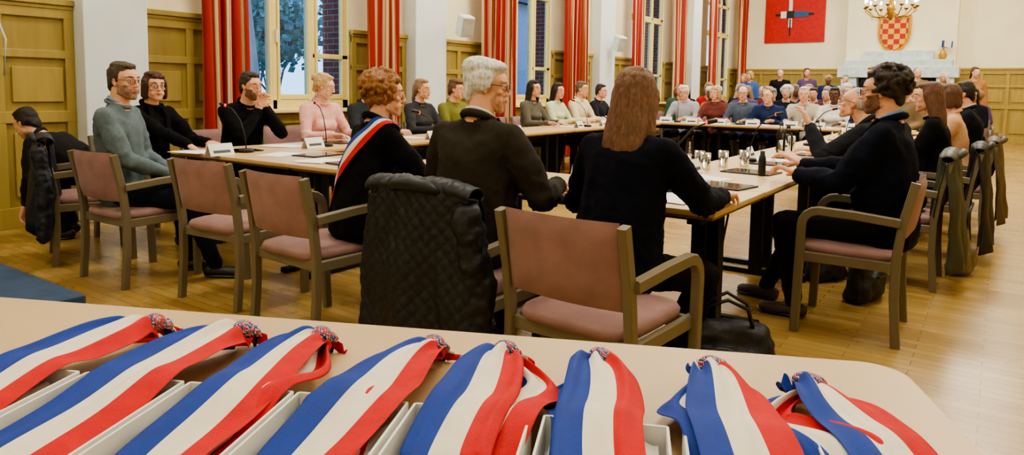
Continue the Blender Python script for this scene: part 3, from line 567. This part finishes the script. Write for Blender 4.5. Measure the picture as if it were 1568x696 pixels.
human('man_bending_down',-5.98,2.72,125,(34,32,32),(20,20,28),(34,26,22),lean=62,hp=25,LH=(-.16,.50,.30),RH=(.14,.52,.28),Ld=(0,.3,-.95),Rd=(0,.3,-.95),FL=(-.14,.22,.09),FR=(.14,.34,.09),det=1,jk=1)
for i,(x,c,hc_,st,g,ff,ln,sk) in enumerate([(-4.5,(170,170,176),(224,220,214),'short',1,0,5,0),(-3.96,(110,60,54),(190,160,120),'bob',0,1,6,0),(-3.5,(84,94,112),(216,212,206),'thin',1,0,5,0),(-3.05,(40,54,96),(90,72,60),'thin',0,0,22,0),(-2.55,(190,184,170),(200,196,190),'short',0,0,5,0),(-2.1,(228,226,222),(18,16,16),'bun',1,1,8,1),(-1.6,(30,36,66),(90,84,80),'short',1,0,5,0)]):
    human(['councillor_seated','woman_councillor_seated'][ff],x,11.72,180,c,CHAR,hc_,skin=(96,62,46) if sk else (224,172,144),style=st,glasses=g,f=ff,lean=ln,hy=random.uniform(-12,25),det=1)
R0=random.Random(3); TOPS=[(24,28,44),(100,50,46),(180,40,44),(64,96,160),(206,196,184),(20,20,26),(130,112,84),(60,90,76),(226,224,218),(34,50,96),(170,120,80),(200,150,150),(240,236,226),(90,70,110)]; HR=[(40,30,24),(90,64,44),(150,120,84),(206,202,196),(130,126,120),(28,22,20),(186,150,104)]
def crowd(x,y,stand=0):
    ff=R0.random()<.5; kw=dict(style=R0.choice(['long','bob','pony','bob','curly']) if ff else R0.choice(['short','crop','quiff','thin']),f=int(ff),hy=R0.uniform(-35,35),hp=R0.uniform(-3,12),hr=R0.uniform(-6,6),det=0,glasses=int(R0.random()<.35),k=R0.uniform(.96,1.12),lean=R0.uniform(-4,18),side=R0.uniform(-5,5))
    if stand: kw.update(seat=.86*kw['k']*.98,FL=(-.1,0,.09),FR=(.1,.02,.09),LH=(-.26,.06,.86),RH=(.26,.06,.86),lean=1,side=0)
    else: kw.update(LH=(-.08,.3,.68),RH=(.08,.3,.68))
    human('audience_member_standing' if stand else 'audience_member',x,y,180+R0.uniform(-18,18),R0.choice(TOPS),R0.choice([CHAR,NAVY,(60,60,66)]),R0.choice(HR),skin=R0.choice([(224,172,144),(214,158,130),(228,182,156),(224,172,144),(110,74,54)]),**kw)
    if not stand: chair(x,y+.12,180,'audience_chair')
for row,y in enumerate((13.2,14.2,15.2,16.2,17.2)):
    for j in range(9): crowd(-5.9+j*.66+(.3 if row%2 else 0)+R0.uniform(-.1,.1),y+R0.uniform(-.06,.06))
for i in range(11): crowd(-6.1+i*.55+R0.uniform(-.12,.12),19.4+R0.uniform(-.7,1.0),1)
# ------------------------------------------------------------ coats, bags, table things
def coat(name,x,y,rz,col,quilt=0,wd=.27,zb=.13,flare=.06,sl=1,zf=.48):
    b=B(); Lr=.86-zb; Lo=.13; Lf=.86-zf; Lt=Lr+Lo+Lf
    def fn(u,v):
        s=v*Lt; X=2*u-1
        if s<Lr: z=zb+s; t=1-s/Lr; y_=-.315-.05*t**.7; hw=wd+flare*t**.8; nrm=V((0,-1,.1))
        elif s<Lr+Lo: a=(s-Lr)/Lo*math.pi; t=0; z=.86+.035*math.sin(a); y_=-.268-.047*math.cos(a); hw=wd-.01; nrm=V((0,-math.cos(a),math.sin(a)))
        else: q=(s-Lr-Lo)/Lf; z=.86-(s-Lr-Lo); y_=-.221+.03*q; hw=wd; nrm=V((0,1,0)); t=q*.3
        edge=abs(X)**4; xx=X*hw; p=V((xx+.02*t*math.sin(z*9+X),y_+(.05*edge if s<Lr else -.03*edge if s>Lr+Lo else 0),z-.02*edge*(1 if t<.05 else 0)-(.05*(X+.3)**2 if v<.001 else 0)))
        fold=.026*math.sin(X*6+1.5*math.sin(z*4)+x*3)*(.15+t)+.012*noise.noise(V((X*3,z*5,x)))+.008*noise.noise(V((X*9,z*9,y)))
        q=0
        if quilt: A_=(xx+z)/.056; C_=(xx-z)/.056; q=.006*(abs(math.sin(math.pi*A_))*abs(math.sin(math.pi*C_)))**.4
        return p+nrm*(fold+q)
    b.grid(fn,130 if quilt else 36,180 if quilt else 50,0)
    for s in((),(-1,1),(1,))[sl]:
        sb=B(); sb.cap((s*(wd-.03),-.30,.78),.05,(s*(wd+.01),-.27,.50),.055); sb.cap((s*(wd+.01),-.27,.50),.055,(s*(wd+.03),-.29,.22),.045)
        v,n,f=remesh(sb,.01,2); v=jitter(v,n,.014,14,int(abs(x)*10))
        if quilt: v=v+n*np.array([.006*(abs(math.sin(math.pi*(p[1]+p[2])/.056))*abs(math.sin(math.pi*(p[1]-p[2])/.056)))**.45 for p in v])[:,None]
        b.add(v,f,0)
    b.tube([(-.13,-.31,.85),(-.08,-.335,.875),(0,-.34,.882),(.08,-.335,.875),(.13,-.31,.85)],[.012,.02,.023,.02,.012],0,10)
    o=b.build(name,[mat('coat_fabric',col,.5,ns=8,var=.2,bump=.15,bs=120)],(x,y,0),rz); md=o.modifiers.new('t','SOLIDIFY'); md.thickness=.008; md.offset=0
coat('quilted_jacket_on_chair',-1.84,2.3,0,(16,18,26),1,wd=.275,zb=.10,flare=.05,sl=2)
coat('navy_coat_on_chair',-5.36,2.36,-20,(16,20,36),zb=.30,sl=2)
coat('green_coat_on_chair',-.52,5.35,90,(58,60,46),zb=.16,sl=0); coat('brown_coat_on_chair',-.3,7.3,90,(84,68,52),zb=.2,sl=0); coat('black_coat_on_chair',-.38,6.35,90,(24,22,24),zb=.12,sl=0)
def bag(name,x,y,z,sx,sy,sz,col,rz=0,handle=.16,bag=.25):
    h=B(); h.hull([((-sx/2+.04,0,.04),(.05,sy/2,.04)),((sx/2-.04,0,.04),(.05,sy/2,.04)),((-sx/2+.07,0,sz-.05),(.05,sy/2*.6,.05)),((sx/2-.07,0,sz-.06),(.05,sy/2*.6,.05))])
    h.hull([((0,-sy/2,.1),(sx*.3,.03,.07)),((0,-sy/2,sz*.5),(sx*.3,.025,.05))])
    v,n,f=remesh(h,.012,2); v=jitter(v,n,.014,12,int(abs(x*y)*7)); v[:,2]=np.maximum(v[:,2],.002); b=B(); b.add(v,f,0)
    for yy in(-.03,.03): b.tube([(-sx*.28,yy,sz-.06),(-sx*.2,yy*1.4,sz+handle*.6),(0,yy*2,sz+handle),(sx*.2,yy*1.4,sz+handle*.6),(sx*.28,yy,sz-.06)],.009,1,8,up=Y_)
    b.box((0,-sy/2-.02,sz*.55),(sx*.4,.012,.012),1); b.build(name,[mat('bag_fabric',col,.5,bump=.3),M_dark],(x,y,z),rz)
bag('black_backpack',-.93,3.0,0,.42,.24,.26,(16,16,18),20,.10); bag('black_shoulder_bag',-.62,4.66,0,.34,.16,.30,(18,17,17),80,.1); bag('brown_handbag',-2.36,2.62,0,.32,.14,.28,(84,54,34),10,.14); bag('beige_tote_bag',-.18,5.8,0,.32,.16,.34,(112,98,72),90,.16)
bag('black_handbag',-.9,5.0,0,.3,.16,.24,(20,19,20),60,.08)
b=B(); b.box((0,0,.001),(.21,.297,.002)); ME_p=b.mesh('sheet',[M_paper])
b=B(); b.box((0,0,.004),(.23,.31,.008),0,.003); b.box((0,0,.0085),(.2,.28,.001),1); ME_f=b.mesh('folder',[M_dark,mat('tablet_glass',(14,16,22),.12,bump=0)])
b=B()
for s in(-1,1): b.add([(-.1,s*.035,0),(.1,s*.035,0),(.1,0,.085),(-.1,0,.085)],[[0,1,2,3]],0,False); b.add([(-.07,s*.0285,.02),(.07,s*.0285,.02),(.07,s*.0205,.038),(-.07,s*.0205,.038)],[[0,1,2,3]],1,False)
ME_n=b.mesh('card',[M_paper,M_dark])
b=B(); b.lathe([(.0,0),(.055,0),(.055,.02),(.045,.028),(0,.03)],(0,0,0),0,20); b.tube([(0,0,.02),(0,.01,.12),(0,.05,.24),(0,.12,.32),(0,.19,.35)],.0045,0,8,up=X_); b.hull([((0,.19,.35),.012),((0,.225,.358),.012)],0); b.hull([((0,.182,.348),(.0125,.006,.0125))],1); ME_m=b.mesh('mic',[M_dark,mat('mic_light_ring',(255,40,30),.4,emit=2,bump=0)])
b=B(); b.lathe([(0,.004),(.028,.004),(.032,.11),(.034,.11),(.030,0),(0,0)],(0,0,0),0,20); ME_g=b.mesh('glass',[M_tumb])
b=B(); b.lathe([(0,0),(.034,0),(.036,.02),(.036,.15),(.03,.18),(.014,.21),(.014,.235),(0,.235)],(0,0,0),0,18); b.lathe([(.016,.225),(.016,.25),(0,.252)],(0,0,0),1,14); ME_b=b.mesh('bottle',[M_tumb,M_dark])
b=B(); b.lathe([(0,0),(.02,0),(.022,.02),(.022,.10),(.018,.12),(.014,.125),(.014,.15),(0,.152)],(0,0,0),0,18); ME_t=b.mesh('flask',[M_dark])
ZT=.749; R1=random.Random(5)
def place(cx,cy,rot,edge=.0,items='npmfg'):
    c,s=math.cos(rad(rot)),math.sin(rad(rot))
    def at(me,name,lx,ly,rz,z=ZT): put(name,me,(cx+c*lx-s*ly,cy+s*lx+c*ly,z),rot+rz)
    if 'n' in items: at(ME_n,'name_card',R1.uniform(-.05,.1),.55+R1.uniform(-.05,.05),180+R1.uniform(-8,8))
    if 'p' in items: at(ME_p,'document_sheet',-.02,.25,R1.uniform(-12,12)); at(ME_p,'document_sheet',.04,.23,R1.uniform(-25,25),ZT+.0025)
    if 'f' in items: at(ME_f,'tablet_folder',.28,.28,R1.uniform(-8,8))
    if 'm' in items: at(ME_m,'gooseneck_microphone',-.22,.50,180+R1.uniform(-20,20))
    if 'g' in items: at(ME_g,'water_glass',.24,.56,0)
for y,it in zip(LEFTY,('pmn','nmp','npf','np','nmpg','npf','nmp','np','nmp','npg')): place(-5.12,y,-90,0,it)
for x,it in((-3.75,'fpn'),(-2.65,'pmf'),(-1.8,'pfn'),(-1.25,'p')): place(x,2.87,0,0,it)
for y,it in((4.15,'ngf'),(5.35,'pmnf'),(6.4,'npfg'),(7.3,'nmpg'),(8.2,'npf'),(9.2,'npm')): place(-.98,y,90,0,it)
for i,x in enumerate((-4.5,-3.96,-3.5,-3.05,-2.55,-2.1,-1.6)): place(x,11.3,180,0,('nmp','np','nmp','npf','nm','npg','np')[i])
for me,nm,x,y,r in((ME_m,'gooseneck_microphone',-1.35,3.3,-60),(ME_g,'water_glass',-1.6,4.2,0),(ME_g,'water_glass',-1.5,4.62,0),(ME_g,'water_glass',-1.4,4.75,0),(ME_g,'water_glass',-1.62,4.5,0),(ME_b,'water_bottle',-1.35,5.7,0),(ME_b,'water_bottle',-1.5,6.1,0),(ME_b,'water_bottle',-1.4,7.0,0),(ME_t,'flask',-1.16,4.3,0),(ME_f,'tablet_folder',-1.2,3.68,80),(ME_p,'document_sheet',-1.4,3.95,70),(ME_f,'tablet_folder',-1.3,5.05,85),(ME_p,'document_sheet',-4.3,3.2,20),(ME_f,'tablet_folder',-4.75,3.15,-5),(ME_f,'tablet_folder',-4.05,3.35,5),(ME_f,'tablet_folder',-1.2,6.0,85),(ME_p,'document_sheet',-1.45,5.35,60)): put(nm,me,(x,y,ZT),r)
b=B(); b.tube([(-2.3,4.0,.01),(-1.9,3.7,.01),(-1.6,3.9,.01),(-1.45,3.6,.01),(-1.3,3.75,.02),(-1.18,3.6,.3),(-1.12,3.58,.65)],.006,0); b.build('power_cable',[M_dark])
# ------------------------------------------------------------ lights
def area(name,loc,size,en,col,rot=(0,0,0)):
    l=bpy.data.lights.new(name,'AREA'); l.shape='RECTANGLE'; l.size,l.size_y=size; l.energy=en; l.color=col
    o=bpy.data.objects.new(name,l); COL.objects.link(o); o.location=loc; o.rotation_euler=rot
for y,en in((-.5,70),(4,125),(8.5,160),(13,200),(18.3,220)): 
    for x in(-4.6,-.2): area('ceiling_light',(x,y,5.6),(1.6,1.2),en,(1,.93,.80))
w=bpy.data.worlds.new('dusk_sky'); SC.world=w; w.use_nodes=True; nt=w.node_tree; bg=nt.nodes['Background']
tc=nd(nt,'ShaderNodeTexCoord'); sx=nd(nt,'ShaderNodeSeparateXYZ'); nt.links.new(tc.outputs['Generated'],sx.inputs[0]); rp=nd(nt,'ShaderNodeValToRGB'); rp.color_ramp.elements[0].color=lin((140,186,232)); rp.color_ramp.elements[1].color=lin((80,136,216)); rp.color_ramp.elements[1].position=.6
nt.links.new(sx.outputs[2],rp.inputs[0]); nt.links.new(rp.outputs[0],bg.inputs[0]); bg.inputs[1].default_value=3.4
# ------------------------------------------------------------ camera
f=1160.0
Mc=Matrix.Rotation(rad(34.9),4,'Z')@Matrix.Rotation(rad(85),4,'X')@Matrix.Rotation(rad(.8),4,'Z')
cam=bpy.data.cameras.new('camera'); co=bpy.data.objects.new('camera',cam); COL.objects.link(co)
co.matrix_world=Matrix.Translation((0,0,1.25))@Mc; cam.lens=f/1700*36; cam.shift_y=-.0756; cam.clip_start=.02
SC.camera=co
SC.view_settings.view_transform='AgX'; SC.view_settings.look='AgX - Medium High Contrast'
